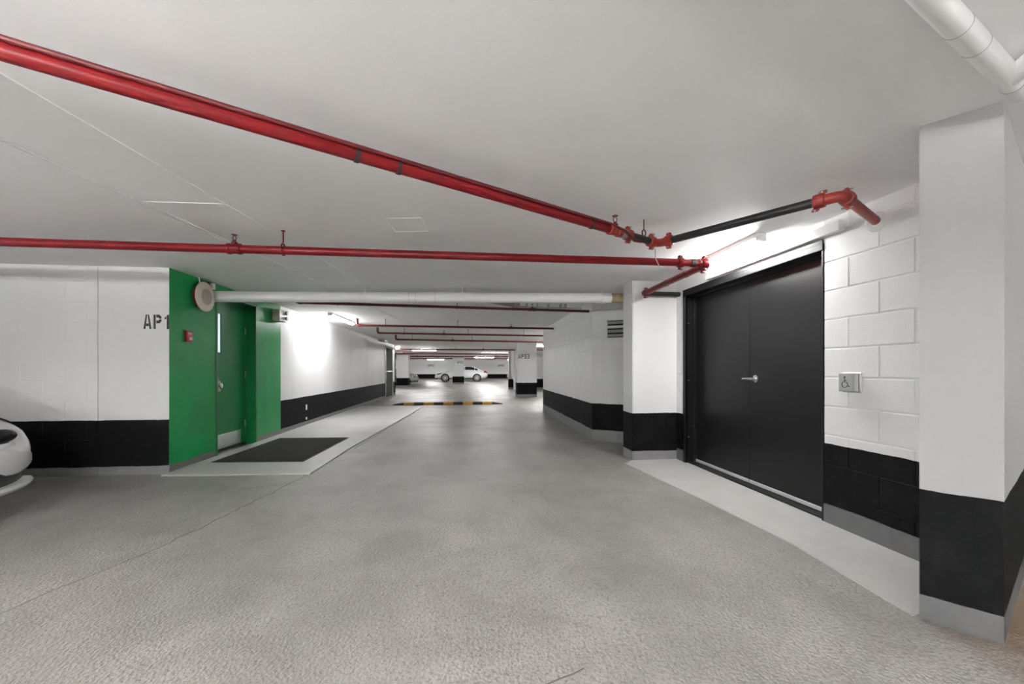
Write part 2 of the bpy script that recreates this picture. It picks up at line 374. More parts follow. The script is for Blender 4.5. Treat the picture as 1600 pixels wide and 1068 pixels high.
pm = pillar(-.99, -.14, 30.5, 31.3, 'white pillar standing before the white sedan')
stencil('AP52', pm, (-.68, 30.5, 1.52), (1, 0, 0), .17, .10, .03)
wf = bpy.data.objects['wall_far']
for t, x in (('AP51', -8.2), ('AP52', -4.2), ('AP50', 3.6)): stencil(t, wf, (x, 46, 1.42), (1, 0, 0), .22, .14, .04)
# ------------------------------------------------------------------ black double door
d2 = thing('door_2', None, None, (XR + .1, 3.53, 0), kind='structure')
Y0, Y1, ZT = 2.60, 4.46, 1.965
bm = B()
bbox(bm, XR - .004, XR + .02, Y0, Y0 + .018, 0, ZT); bbox(bm, XR - .012, XR + .02, Y1 - .05, Y1, 0, ZT); bbox(bm, XR - .012, XR + .02, Y0, Y1, ZT - .05, ZT)
bbox(bm, XR, XR + .2, Y0, Y0 + .018, 0, ZT); bbox(bm, XR, XR + .2, Y1 - .05, Y1, 0, ZT); bbox(bm, XR, XR + .2, Y0, Y1, ZT - .05, ZT)
bbox(bm, XR + .085, XR + .12, Y1 - .068, Y1 - .045, 0, ZT - .04); bbox(bm, XR + .085, XR + .12, Y0 + .04, Y1 - .04, ZT - .068, ZT - .045)
mesh('door_frame', bm, 'black_paint', d2)
YM = 3.515
for a, b in ((Y0 + .020, YM - .002), (YM + .002, Y1 - .052)):
    lf = mesh('door_leaf', bbox(B(), XR + .118, XR + .163, a, b, .018, ZT - .052, .002, 1), 'black_leaf', d2)
    mesh('door_sweep', bbox(B(), XR + .110, XR + .118, a + .003, b - .003, .018, .050, .002, 1), 'aluminium', lf)
    if a < 3:
        mesh('lock_rose', lathe(B(), (XR + .118, YM + .052 - .13, .988), (-1, 0, 0), [(0, .034), (.006, .034), (.012, .028), (.014, .016), (.045, .013), (.05, .013)], 24), 'chrome', lf, smooth=True)
        hb = B(); yy = YM - .078
        tube(hb, [(XR + .075, yy, .988), (XR + .068, yy + .02, .988), (XR + .066, yy + .075, .987), (XR + .072, yy + .115, .986)], [.012, .012, .010, .008], 12)
        tube(hb, [(XR + .072, yy, .988), (XR + .07, yy - .05, .988), (XR + .075, yy - .062, .988)], [.012, .007, .004], 12)
        mesh('lever_handle', hb, 'chrome', lf, smooth=True)
for z in (.25, .95, 1.65):
    mesh('hinge', lathe(B(), (XR + .108, Y1 - .06, z - .045), (0, 0, 1), [(0, .005), (.004, .008), (.086, .008), (.09, .005)], 10), 'black_paint', d2, smooth=True)
for z in (.3, .95, 1.6):
    mesh('screw', lathe(B(), (XR + .03, Y1 - .05, z), (0, -1, 0), [(0, .006), (.003, .004)], 10), 'steel', d2)
mesh('threshold', bbox(B(), XR + .02, XR + .2, Y0 + .03, Y1 - .03, 0, .014), 'black_paint', d2)
mesh('paint_edge', ribbon(B(), [(XR - .004, 2.605), (XR - .004, 4.46)], .012, ZT, ZT + .022), 'black_paint', d2)
tag(mesh('header_board', bbox(B(), XR - .045, XR, 2.44, 3.95, 2.0, 2.072, .003, 1), 'white_plastic', loc=(XR, 3.2, 2.0)), 'long white board fixed to the wall above the black double door', 'board')
# push button for the door
pb = thing('door_button', 'steel push plate box with a wheelchair symbol on the block wall', 'door button', (XR, 2.385, .99))
bm = B(); bbox(bm, XR - .008, XR, 2.322, 2.452, .922, 1.052, .002, 1); mesh('mounting_plate', bm, 'steel', pb)
bm = B(); bbox(bm, XR - .045, XR - .008, 2.340, 2.446, .928, 1.046, .006, 2); mesh('push_plate', bm, 'steel', pb)
bm = B(); xs = XR - .0455; cy, cz = 2.396, .985
def S2(pts, r=.0022): tube(bm, [(xs, cy - a, cz + b) for a, b in pts], r, 6)
lathe(bm, (xs + .001, cy + .004, cz + .036), (-1, 0, 0), [(0, .006), (.002, .006)], 12)
S2([(-.004, .028), (-.002, .004), (.014, .002), (.024, -.024), (.031, -.022)]); S2([(-.003, .016), (.012, .015)])
S2([(-.003 + .020 * math.cos(t), -.010 + .020 * math.sin(t)) for t in [math.radians(110 + i * 19) for i in range(13)]])
mesh('wheelchair_symbol', bm, 'stencil', pb)
# ------------------------------------------------------------------ green door
d1 = thing('door_1', None, None, (XL - .16, 5.84, 0), kind='structure')
bm = B()
for a, b in ((5.34, 5.385), (6.295, 6.34)): bbox(bm, XL - .2, XL + .004, a, b, 0, 2.03)
bbox(bm, XL - .2, XL + .004, 5.34, 6.34, 1.985, 2.03); bbox(bm, XL - .135, XL - .115, 6.275, 6.30, 0, 1.99); bbox(bm, XL - .135, XL - .115, 5.38, 6.3, 1.965, 1.99)
mesh('door_frame', bm, 'green_frame', d1)
DX = XL - .138
bm = B()   # leaf with an opening for the narrow light
for a, b, z0, z1 in ((5.388, 5.51, .03, 1.98), (5.70, 6.292, .03, 1.98), (5.51, 5.70, .03, 1.29), (5.51, 5.70, 1.80, 1.98)): box(bm, DX - .045, DX, a, b, z0, z1)
leaf = mesh('door_leaf', bm, 'green_door', d1)
bm = B()
for a, b, z0, z1 in ((5.50, 5.515, 1.275, 1.815), (5.695, 5.71, 1.275, 1.815), (5.50, 5.71, 1.275, 1.295), (5.50, 5.71, 1.795, 1.815)): bbox(bm, DX - .002, DX + .008, a, b, z0, z1, .002, 1)
mesh('window_bead', bm, 'green_frame', leaf)
mesh('glass_pane', box(B(), DX - .016, DX - .011, 5.505, 5.705, 1.28, 1.81), 'wire_glass_glow', leaf)
mesh('kick_plate', bbox(B(), DX, DX + .004, 5.42, 6.17, .04, .225, .001, 1), 'steel', leaf)
bm = B(); bbox(bm, DX, DX + .125, 5.40, 5.475, .80, .93, .006, 2); lk = mesh('lock_box', bm, 'dull_metal', leaf)
mesh('knob', lathe(B(), (DX + .125, 5.437, .87), (1, 0, 0), [(0, .016), (.012, .016), (.016, .034), (.026, .036), (.034, .028), (.038, .012)], 10), 'chrome', lk, smooth=True)
mesh('thumb_latch', bbox(B(), DX, DX + .11, 5.41, 5.465, .940, .960, .004, 2), 'chrome', leaf)
for z in (.3, 1.0, 1.62):
    mesh('hinge', bbox(B(), DX, DX + .014, 6.27, 6.292, z - .05, z + .05, .003, 1), 'dull_metal', leaf)
# fire alarm, speaker, emergency light
fa = thing('alarm_pull_station', 'small red fire alarm pull box on the green wall', 'fire alarm', (XL, 4.84, 1.44))
mesh('housing', bbox(B(), XL, XL + .030, 4.785, 4.88, 1.375, 1.50, .006, 2), 'red_plastic', fa)
mesh('pull_handle', bbox(B(), XL + .030, XL + .042, 4.810, 4.855, 1.395, 1.425, .004, 2), 'white_plastic', fa)
mesh('label_plate', bbox(B(), XL + .029, XL + .033, 4.80, 4.865, 1.455, 1.475, .001, 1), 'white_plastic', fa)
sp = thing('ceiling_speaker', 'round cream loudspeaker mounted high on the green wall', 'speaker', (XL, 5.03, 1.91))
mesh('back_box', lathe(B(), (XL, 5.03, 1.905), (1, 0, 0), [(0, .125), (.06, .125)], 28), 'dark_red', sp, smooth=True)
mesh('baffle', lathe(B(), (XL + .06, 5.03, 1.905), (1, 0, 0), [(0, .168), (.012, .168), (.022, .155), (.024, .095)], 36), 'cream_plastic', sp, smooth=True)
mesh('grille', lathe(B(), (XL + .083, 5.03, 1.905), (1, 0, 0), [(0, .094), (.004, .092), (.007, .06)], 28), 'cream_mesh', sp, smooth=True)
bm = tube(B(), [(XL + .03, 4.98, CH), (XL + .045, 4.97, 2.07), (XL + .035, 4.985, 2.01)], .007, 8); mesh('cable', bm, 'white_pipe', sp, smooth=True)
st = thing('strobe_beacon', 'small strobe with white lens above the round loudspeaker', 'strobe', (XL, 5.2, 2.05))
mesh('housing', bbox(B(), XL, XL + .05, 5.13, 5.21, 2.02, 2.10, .005, 2), 'dark_red', st)
mesh('lens', bbox(B(), XL + .05, XL + .085, 5.145, 5.20, 2.02, 2.09, .010, 3), 'white_plastic', st)
el = thing('emergency_light', 'cream emergency light box with lamp heads on the green wall', 'emergency light', (XL, 6.9, 1.95))
mesh('battery_box', bbox(B(), XL, XL + .09, 6.80, 7.06, 1.845, 2.03, .006, 2), 'cream_plastic', el)
mesh('front_cover', bbox(B(), XL + .09, XL + .115, 6.80, 7.06, 1.845, 2.03, .008, 2), 'white_plastic', el)
for z in (1.90, 1.985): mesh('lamp_head', lathe(B(), (XL + .115, 7.0, z), (1, 0, 0), [(0, .02), (.02, .034), (.035, .034), (.038, .02)], 16), 'dull_metal', el, smooth=True)
# vent on the angled wall
vd = Vector((2.65 - 1.905, 5.485 - 5.995, 0)).normalized(); vn = Vector((vd.y, -vd.x, 0)); vz = Vector((0, 0, 1))
vc = Vector((1.905, 5.995, 1.67)) + vd * .40
vt = thing('wall_vent', 'white framed louvre vent high on the angled block wall', 'vent', tuple(vc))
bm = B()
for sx in (-1, 1): obox(bm, vc + vd * .185 * sx + vn * .012, vd, vn, vz, .022, .016, .16, .003)
for sz in (-1, 1): obox(bm, vc + vz * .148 * sz + vn * .012, vd, vn, vz, .205, .016, .022, .003)
mesh('frame', bm, 'white_plastic', vt)
mesh('backing', obox(B(), vc + vn * .002, vd, vn, vz, .17, .003, .13), 'dark_void', vt)
for k in range(4):
    a = .5; mesh('slat', obox(B(), vc + vz * (-.095 + k * .063) + vn * .014, vd, (vn * math.cos(a) - vz * math.sin(a)), (vz * math.cos(a) + vn * math.sin(a)), .165, .003, .02), 'grey_pipe' if k != 2 else 'white_plastic', vt)
# black door at the end of the left wall
d3 = thing('door_3', None, None, (XL - .05, 16.6, 0), kind='structure')
bm = B()
for a, b in ((15.82, 15.92), (17.3, 17.4)): bbox(bm, XL - .1, XL + .02, a, b, 0, 1.98)
bbox(bm, XL - .1, XL + .02, 15.85, 17.4, 1.9, 1.98); mesh('door_frame', bm, 'dull_metal', d3)
lf = mesh('door_leaf', bbox(B(), XL - .055, XL - .005, 15.92, 17.3, .02, 1.9, .003, 1), 'dark_void', d3)
mesh('push_bar', tube(B(), [(XL - .01, 16.0, 1.0), (XL + .05, 16.05, 1.0), (XL + .05, 17.1, 1.0), (XL - .01, 17.15, 1.0)], .02, 8), 'steel', lf)
tag(mesh('door_closer', bbox(B(), XL, XL + .22, 14.6, 15.2, 2.06, CH, .01, 1), 'dull_metal', loc=(XL, 15, 2.06)), 'flat grey box under the ceiling before the far black door', 'ceiling box')
# ------------------------------------------------------------------ pipes
def coupling(parent, c, d, r, mat='dark_red', wd=.028, up=None):
    """grooved coupling: ring with two bolt ears"""
    c = Vector(c); d = Vector(d).normalized(); u, v, _ = frame_of(d)
    if up is not None: v = Vector(up).normalized(); u = v.cross(d)
    bm = B(); lathe(bm, c - d * wd, d, [(0, r * 1.12), (.004, r * 1.42), (wd * .5, r * 1.5), (wd * 1.5, r * 1.5), (wd * 2 - .004, r * 1.42), (wd * 2, r * 1.12)], 20)
    for s in (-1, 1): obox(bm, c + v * s * r * 1.75, d, u, v, wd * .62, r * .42, r * .42, .004)
    o = mesh('coupling', bm, mat, parent, smooth=True)
    for s in (-1, 1):
        b = tube(B(), [c + v * s * r * 1.85 - u * r * .95, c + v * s * r * 1.85 + u * r * .95], r * .17, 8)
        mesh('bolt', b, 'dull_metal' if mat != 'dark_red' else mat, o)
def hanger(parent, p, r, mat='red_paint', n=14):
    """ring hanger on a threaded rod from the ceiling"""
    p = Vector(p); bm = B()
    tube(bm, [(p.x, p.y, p.z + r * 1.9), (p.x, p.y, CH)], .005, 8)
    pts = [p + Vector((0, math.cos(t) * r * 1.25, math.sin(t) * r * 1.4 + r * .2)) for t in [2 * math.pi * i / n for i in range(n + 1)]]
    tube(bm, pts, .006, 6); lathe(bm, (p.x, p.y, CH - .006), (0, 0, 1), [(0, .014), (.006, .014)], 10)
    mesh('hanger', bm, mat, parent, smooth=True)
def head(parent, p, r, mat='dark_red'):
    """upright sprinkler on a tee"""
    p = Vector(p); bm = B()
    lathe(bm, p + Vector((0, 0, r * .6)), (0, 0, 1), [(0, r * .75), (r, r * .7), (r * 1.05, r * .45), (r * 1.5, r * .4)], 12)
    z = p.z + r * 2.1
    for s in (-1, 1): tube(bm, [(p.x + s * .006, p.y, z), (p.x + s * .014, p.y, z + .016), (p.x + s * .004, p.y, z + .036)], .003, 6)
    lathe(bm, (p.x, p.y, z + .036), (0, 0, 1), [(0, .006), (.002, .020), (.005, .021), (.006, .004)], 14)
    mesh('sprinkler_head', bm, mat, parent, smooth=True)
def tee(parent, p, d, r, mat='red_paint'):
    d = Vector(d).normalized(); p = Vector(p)
    mesh('tee', lathe(B(), p - d * .05, d, [(0, r * 1.05), (.003, r * 1.3), (.022, r * 1.3), (.026, r * 1.15), (.074, r * 1.15), (.078, r * 1.3), (.097, r * 1.3), (.1, r * 1.05)], 16), mat, parent, smooth=True)
# main: runs askew under the ceiling, turns twice, enters the block wall
Z1 = 1.98; q0 = Vector((-3.2, .308, Z1)); D1 = Vector((2.205, 1.208, 0)).normalized(); qe = Vector((1.376, 2.795, Z1))
q0 = qe - D1 * 5.4; D2 = Vector((.545, -.838, 0)).normalized(); qf = qe + D2 * 1.055; D3 = Vector((.868, .497, 0)).normalized()
qw = qf + D3 * ((XR - qf.x) / D3.x)
s1 = thing('sprinkler_pipe', 'red sprinkler main running askew under the ceiling with a black end section', 'pipe', tuple(qe))
r1 = .0255
mesh('red_pipe', tube(B(), [q0, qe - D1 * .46], r1, 20), 'red_paint', s1, smooth=True)
side = Vector((-D1.y, D1.x, 0))
cab = [q0 - side * .018 + Vector((0, 0, .029)), qe - D1 * .52 - side * .018 + Vector((0, 0, .029)), qe - D1 * .40 - side * .036, qe - D1 * .3 - side * .03 - Vector((0, 0, .04)), qe - D1 * .22 - side * .02 - Vector((0, 0, .030))]
mesh('strapped_cable', tube(B(), cab, .010, 10), 'dark_red', s1, smooth=True)
for px in ((-.473, 1.812), (-.321, 1.914), (.78, 2.47)):
    c = Vector((*px, Z1)); t = (c - qe).dot(D1); c = qe + D1 * t
    mesh('strap', lathe(B(), c - D1 * .009, D1, [(0, r1 * 1.0), (.001, r1 * 1.16), (.017, r1 * 1.16), (.018, r1)], 20), 'black_pipe', s1, smooth=True)
tee(s1, qe - D1 * .47, D1, r1, 'orange_red'); head(s1, qe - D1 * .46, r1 * 1.1)
coupling(s1, qe - D1 * .33, D1, r1, 'orange_red')
mesh('grey_sleeve', lathe(B(), qe - D1 * .40, D1, [(0, r1), (.002, r1 * 1.25), (.05, r1 * 1.25), (.052, r1)], 20), 'dull_metal', s1, smooth=True)
mesh('red_pipe', tube(B(), [qe - D1 * .46, qe - D1 * .33], r1, 20), 'orange_red', s1, smooth=True)
mesh('black_pipe', tube(B(), [qe - D1 * .33, qe - D1 * .07], r1 * .95, 20), 'black_pipe', s1, smooth=True)
mesh('elbow', tube(B(), [qe - D1 * .08] + arc(qe - D1 * .05, qe, qe + D2 * .05) + [qe + D2 * .08], r1 * 1.12, 18), 'orange_red', s1, smooth=True)
coupling(s1, qe - D1 * .075, D1, r1, 'orange_red'); coupling(s1, qe + D2 * .085, D2, r1, 'orange_red')
mesh('black_pipe', tube(B(), [qe + D2 * .08, qf - D2 * .09], r1 * .97, 20), 'black_pipe', s1, smooth=True)
mesh('elbow', tube(B(), [qf - D2 * .10] + arc(qf - D2 * .05, qf, qf + D3 * .05) + [qf + D3 * .07], r1 * 1.12, 18), 'orange_red', s1, smooth=True)
coupling(s1, qf - D2 * .10, D2, r1, 'orange_red', up=(0, .5, -.86) ); coupling(s1, qf + D3 * .075, D3, r1, 'orange_red')
mesh('red_pipe', tube(B(), [qf + D3 * .07, qw + D3 * .01], r1, 20), 'orange_red', s1, smooth=True)
mesh('wall_collar', lathe(B(), qw + Vector((.002, 0, 0)), -D3 + Vector((0, 0, -.15)), [(0, .062), (.012, .058), (.026, .045), (.036, .030)], 11), 'white_filler', s1, smooth=True)
hp = qe - D1 * .16
bm = tube(B(), [(hp.x, hp.y, Z1 + .06), (hp.x, hp.y, CH)], .004, 8); tube(bm, [hp + Vector((D1.x * math.sin(t) * .02, D1.y * math.sin(t) * .02, .045 - math.cos(t) * .024)) for t in [math.radians(40 * i) for i in range(10)]], .005, 8)
mesh('hanger', bm, 'dark_red', s1, smooth=True)
mesh('hanging_wire', tube(B(), [qe + Vector((-.02, 0, -.04)), qe + Vector((.03, .10, -.075)), qe + Vector((.15, .28, -.09)), qe + Vector((.24, .41, -.06))], .003, 6), 'grey_pipe', s1)
# branch across the lane, elbow by the double door, back to the pillar
Z2 = 1.97; r2 = .031
s2 = thing('sprinkler_pipe', 'bright red sprinkler pipe crossing the lane straight and turning at the double doors', 'pipe', (2.03, 3.235, Z2))
e2 = Vector((2.04, 3.235, Z2)); P2 = Vector((2.075, 4.60, Z2 - .01)); D4 = (P2 - e2).normalized()
mesh('red_pipe', tube(B(), [(-8.6, 3.26, Z2), (1.78, 3.235, Z2)], r2, 20), 'red_paint', s2, smooth=True)
tee(s2, (-1.714, 3.243, Z2), (1, 0, 0), r2); head(s2, (-1.714, 3.243, Z2), r2)
for x in (-1.37, -4.4, -6.6): hanger(s2, (x, 3.243, Z2), r2)
coupling(s2, (1.79, 3.235, Z2), (1, 0, 0), r2 * .88, 'red_paint'); mesh('black_band', lathe(B(), (1.88, 3.235, Z2), (1, 0, 0), [(0, r2), (.002, r2 * 1.08), (.04, r2 * 1.08), (.042, r2)], 20), 'black_pipe', s2, smooth=True)
mesh('red_pipe', tube(B(), [(1.78, 3.235, Z2), (1.97, 3.235, Z2)], r2 * .95, 20), 'red_paint', s2, smooth=True)
mesh('elbow', tube(B(), [e2 - Vector((.09, 0, 0))] + arc(e2 - Vector((.06, 0, 0)), e2, e2 + D4 * .06) + [e2 + D4 * .09], r2 * 1.1, 18), 'red_paint', s2, smooth=True)
coupling(s2, e2 - Vector((.035, 0, 0)), (1, 0, 0), r2 * .9, 'red_paint')
coupling(s2, e2 + D4 * .085, D4, r2 * .9, 'red_paint')
mesh('red_pipe', tube(B(), [e2 + D4 * .08, P2 - D4 * .06], r2, 20), 'red_paint', s2, smooth=True)
for t in (.35, .75): mesh('strap', lathe(B(), e2 + D4 * t, D4, [(0, r2), (.001, r2 * 1.1), (.02, r2 * 1.1), (.021, r2)], 20), 'dark_red', s2, smooth=True)
mesh('elbow', tube(B(), arc(P2 - D4 * .10, P2 - D4 * .05, P2 - D4 * .05 + Vector((.06, 0, 0))), r2 * 1.12, 16), 'orange_red', s2, smooth=True)
coupling(s2, P2 - D4 * .09, D4, r2 * .9, 'dark_red')
mesh('black_pipe', tube(B(), [P2 - D4 * .05 + Vector((.05, 0, 0)), (XR - .0, P2.y - .05, P2.z)], r2 * .85, 16), 'black_pipe', s2, smooth=True)
# far cross pipes
def cross_pipe(x0, y0, x1, y1, z, r, heads, hangs, label, elbow=True):
    s = thing('sprinkler_pipe', label, 'pipe', (x0, y0, z), 'far red sprinkler pipes across the lane')
    a, b = Vector((x0, y0, z)), Vector((x1, y1, z))
    mesh('red_pipe', tube(B(), [a, b], r, 12), 'dark_red', s, smooth=True)
    if elbow: mesh('elbow', tube(B(), [a + Vector((.05, 0, 0))] + arc(a + Vector((.03, 0, 0)), a - Vector((.02, 0, 0)), a + Vector((-.02, 0, .05))) + [(a.x - .02, a.y, CH)], r * 1.25, 10), 'dark_red', s, smooth=True)
    for t in heads: p = a.lerp(b, t); tee(s, p, (1, 0, 0), r, 'dark_red'); head(s, p, r)
    for t in hangs: hanger(s, a.lerp(b, t), r, 'dark_red')
cross_pipe(-2.26, 5.79, 1.92, 6.17, 1.98, .020, (.78,), (.12, .51), 'dark red sprinkler pipe just behind the fat white drain pipe')
cross_pipe(-2.2, 8.66, 1.93, 8.86, 1.98, .022, (.77,), (.13, .49), 'dark red sprinkler pipe level with the lit tube lamp by the long wall')
cross_pipe(-2.16, 10.42, 4.0, 10.95, 1.98, .022, (.26,), (.1, .36, .6), 'dark red sprinkler pipe passing the end of the right block wall')
cross_pipe(-2.08, 12.58, 5.5, 13.7, 1.98, .024, (.22, .62), (.06, .30), 'dark red sprinkler pipe hung right above the speed bump')
cross_pipe(-7, 19.2, 6, 19.2, 2.0, .035, (.3, .6), (.2, .5, .8), 'dark red sprinkler pipe between the AP53 pillar and the cross wall', False)
cross_pipe(-9, 24.4, 9, 24.0, 2.0, .035, (.3, .6), (.2, .5, .8), 'dark red sprinkler pipe in front of the parked silver car', False)
cross_pipe(-10, 29.5, 12, 29.0, 2.0, .035, (.3, .6), (.2, .5, .8), 'dark red sprinkler pipe just before the pillar at the white sedan', False)
cross_pipe(-12, 35, 12, 34.6, 2.0, .04, (.3, .6), (.2, .5, .8), 'dark red sprinkler pipe over the white sedan', False)
# white drain pipe
wp = thing('drain_pipe', 'fat white drain pipe crossing the lane under the ceiling', 'pipe', (0, 5.1, 1.97))
a, b = Vector((XL - .02, 5.30, 1.955)), Vector((1.86, 5.08, 1.995)); dw = (b - a).normalized(); ru = .066
mesh('pipe', tube(B(), [a, b], ru, 24), 'white_pipe', wp, smooth=True)
mesh('foam_end', tube(B(), [b, b + dw * .645], ru * .93, 20), 'foam', wp, smooth=True)
def at_px(x): return a + dw * ((x - a.x) / dw.x)
for x in (-1.25, -.05, 1.73): mesh('pipe_clamp', lathe(B(), at_px(x), dw, [(0, ru), (.001, ru * 1.10), (.028, ru * 1.10), (.029, ru)], 24), 'white_pipe', wp, smooth=True)
for x in (-.70, -.62, -.38): mesh('joint_ring', lathe(B(), at_px(x), dw, [(0, ru * .99), (.0005, ru * 1.014), (.003, ru * 1.014), (.0035, ru * .99)], 24), 'joint_dark', wp, smooth=True)
for x in (-1.24, -.04, 1.74):
    p = at_px(x); mesh('clamp_rod', tube(B(), [(p.x, p.y, p.z + ru), (p.x, p.y, CH - .008)], .006, 8), 'white_pipe', wp)
y0 = at_px(-.02); mesh('branch', tube(B(), [y0, y0 + Vector((.30, .40, .06)), Vector((.78, 6.15, 2.056))], [ru * .9, ru * .75, ru * .72], 20), 'grey_pipe', wp, smooth=True)  # white branch and collar coloured grey to stand in for their shade
mesh('branch_collar', lathe(B(), (.70, 6.02, 2.053), (.35, .95, .0), [(0, ru * .7), (.003, ru * .8), (.08, ru * .8), (.083, ru * .7)], 20), 'grey_pipe', wp, smooth=True)
cd = thing('conduit', 'thin grey conduit clipped under the ceiling behind the drain pipe', 'conduit', (1.2, 6.3, 2.06))
mesh('tube', tube(B(), [(.75, 6.35, 2.06), (1.86, 6.42, 2.06)], .009, 8), 'grey_pipe', cd)
for x in (.95, 1.12, 1.3, 1.5, 1.58): mesh('clip', box(B(), x, x + .015, 6.34, 6.44, 2.05, CH), 'dull_metal', cd)
# white pipe and branch fitting over the wing wall
kp = thing('drain_pipe', 'white painted drain pipe with a branch in the ceiling corner above the wing wall', 'pipe', (1.5, .95, 2.07))
k0, k1 = Vector((.45, .655, 2.076)), Vector((2.0, 1.255, 2.076)); dk = (k1 - k0).normalized(); rk = .033
mesh('pipe', tube(B(), [k0 - dk * 1.2, k1], rk, 24), 'white_pipe', kp, smooth=True)
for t in (1.05, 1.20, 1.56): mesh('joint_ring', lathe(B(), k0 + dk * t, dk, [(0, rk * .99), (.0003, rk * 1.018), (.0022, rk * 1.018), (.0025, rk * .99)], 24), 'joint_dark', kp, smooth=True)
sd = Vector((dk.y, -dk.x, 0))
mesh('branch', tube(B(), [k0 + dk * 1.52, k0 + dk * 1.38 + sd * .12, k0 + dk * 1.22 + sd * .36], rk * .95, 20), 'white_pipe', kp, smooth=True)
mesh('branch_collar', lathe(B(), k0 + dk * 1.37 + sd * .125, -dk * .55 + sd * .8, [(0, rk * .9), (.003, rk * 1.1), (.05, rk * 1.1), (.063, rk * .9)], 20), 'white_pipe', kp, smooth=True)
vp = thing('drain_pipe', 'grey upright drain pipe between the two far pillars', 'pipe', (2.22, 21.4, 0))
mesh('pipe', tube(B(), [(2.5, 21.55, CH), (2.5, 21.55, .75), (2.62, 21.55, .5), (2.62, 21.55, .0)], .1, 14), 'white_pipe', vp, smooth=True)
for z in (1.9, 1.28): mesh('collar', lathe(B(), (2.5, 21.55, z), (0, 0, 1), [(0, .1), (.005, .115), (.06, .115), (.065, .1)], 14), 'white_pipe', vp, smooth=True)
# ------------------------------------------------------------------ lamps
def lamp(x, y, ln, along, label, group=None, drop=0, glow='tube_glow', up=False):
    z = CH - drop; t = thing('tube_light', label, 'ceiling light', (x, y, z), group)
    if drop:
        for s in (-.35, .35):
            p = (x, y + s * ln) if along == 'y' else (x + s * ln, y); mesh('hanger_rod', tube(B(), [(*p, z - .005), (*p, CH)], .005, 8), 'dull_metal', t)
    h = ln / 2; W2 = .042
    def R3(a0, a1, b0, b1, z0, z1, bv): return bbox(B(), *((x + b0, x + b1, y + a0, y + a1) if along == 'y' else (x + a0, x + a1, y + b0, y + b1)), z0, z1, bv, 2)
    mesh('housing', R3(-h, h, -W2, W2, z - .036, z - (.02 if up else 0), .006), 'white_plastic', t)
    ax = Vector((0, 1, 0)) if along == 'y' else Vector((1, 0, 0)); c = Vector((x, y, z - .036))
    if up: c.z = z + .012
    bm = tube(B(), [c - ax * (h - .015), c - ax * (h - .04), c + ax * (h - .04), c + ax * (h - .015)], [.022, .035, .035, .022], 14)
    mesh('diffuser', bm, glow, t, smooth=True)
    if up:      # trays made up for the added fill lamps, throwing light at the ceiling
        for q0, q1 in ((-.13, -.124), (.124, .13)): mesh('tray_side', R3(-h, h, q0, q1, z - .04, z + .045, .001), 'white_plastic', t)
        mesh('tray', R3(-h, h, -.13, .13, z - .045, z - .038, .002), 'white_plastic', t)
        for s in (-1, 1): mesh('tray_end', R3(s * h - .012, s * h + .012, -.13, .13, z - .045, z + .045, .002), 'white_plastic', t)
    for s in (-1, 1): mesh('end_cap', R3(s * h * (.97 if up else 1) - .010, s * h * (.97 if up else 1) + .010, -W2, W2, z - (.037 if up else .062), z, .009), 'white_plastic', t)
lamp(2.255, 3.32, .86, 'y', 'lit tube light on the ceiling above the black double door', glow='tube_mid')
lamp(-2.48, 8.55, 1.5, 'y', 'lit tube light on the ceiling near the long left wall', glow='tube_wall')
far = 'tube lights in the far parking hall'
lamp(-2.15, 21.6, 1.2, 'x', 'lit tube light crosswise before the silver car pillar', far, glow='tube_far')
lamp(-3.6, 19.0, 1.2, 'x', 'lit tube light past the corner with the far black door', far, glow='tube_far')
lamp(3.6, 17.2, 1.2, 'x', 'lit tube light beside the AP53 pillar', far, glow='tube_far')
for x, y, lb in ((1.5, 33.5, 'over the tail of the far white sedan'), (-6.5, 33.5, 'over the bays beside the far white sedan nose'), (7.5, 33, 'over the bays behind the cross wall'),
                 (-8, 27, 'over the body of the silver car'), (6, 27, 'just behind the cross wall'), (1.8, 26, 'in the lane between silver car and sedan'),
                 (-3, 41, 'before the far wall behind the sedan nose'), (5, 41, 'over the white car by the dark gate'), (-10, 40, 'in the far corner left of all cars')):
    lamp(x, y, 1.6, 'x', 'lit tube light ' + lb, far, glow='tube_far')
near = 'unseen fill lights added round the near lane'  # unseen lamps added to lift the ceiling, walls and floor
for x, y, al, lb, g in ((-2.6, -.65, 'x', 'across the lane opposite the green door', 0), (-1.0, -1.4, 'x', 'across the lane opposite the double door', 0), (-6.3, .4, 'y', 'over the stall of the white car by wall AP1', 2),
                 (4.3, .2, 'y', 'over the bay beyond the wing wall', 1), (-5, -3.6, 'x', 'near the back wall on the car stall side', 2), (0, -3.6, 'x', 'near the middle of the back wall', 2), (4.5, -3.6, 'x', 'near the back wall beyond the wing wall', 1)):
    lamp(x, y, 1.5, al, 'unseen fill light added, hung ' + lb, near, *((.40, 'fill_soft', True) if g == 1 else (.40, 'fill_up', True) if g == 0 else (.20, 'tube_glow', False)))
lamp(3.2, 12.2, 1.5, 'y', 'unseen fill light added round the corner of the right block wall', near, glow='tube_far')  # hidden lamp added to brighten the left wall, floor and ceiling
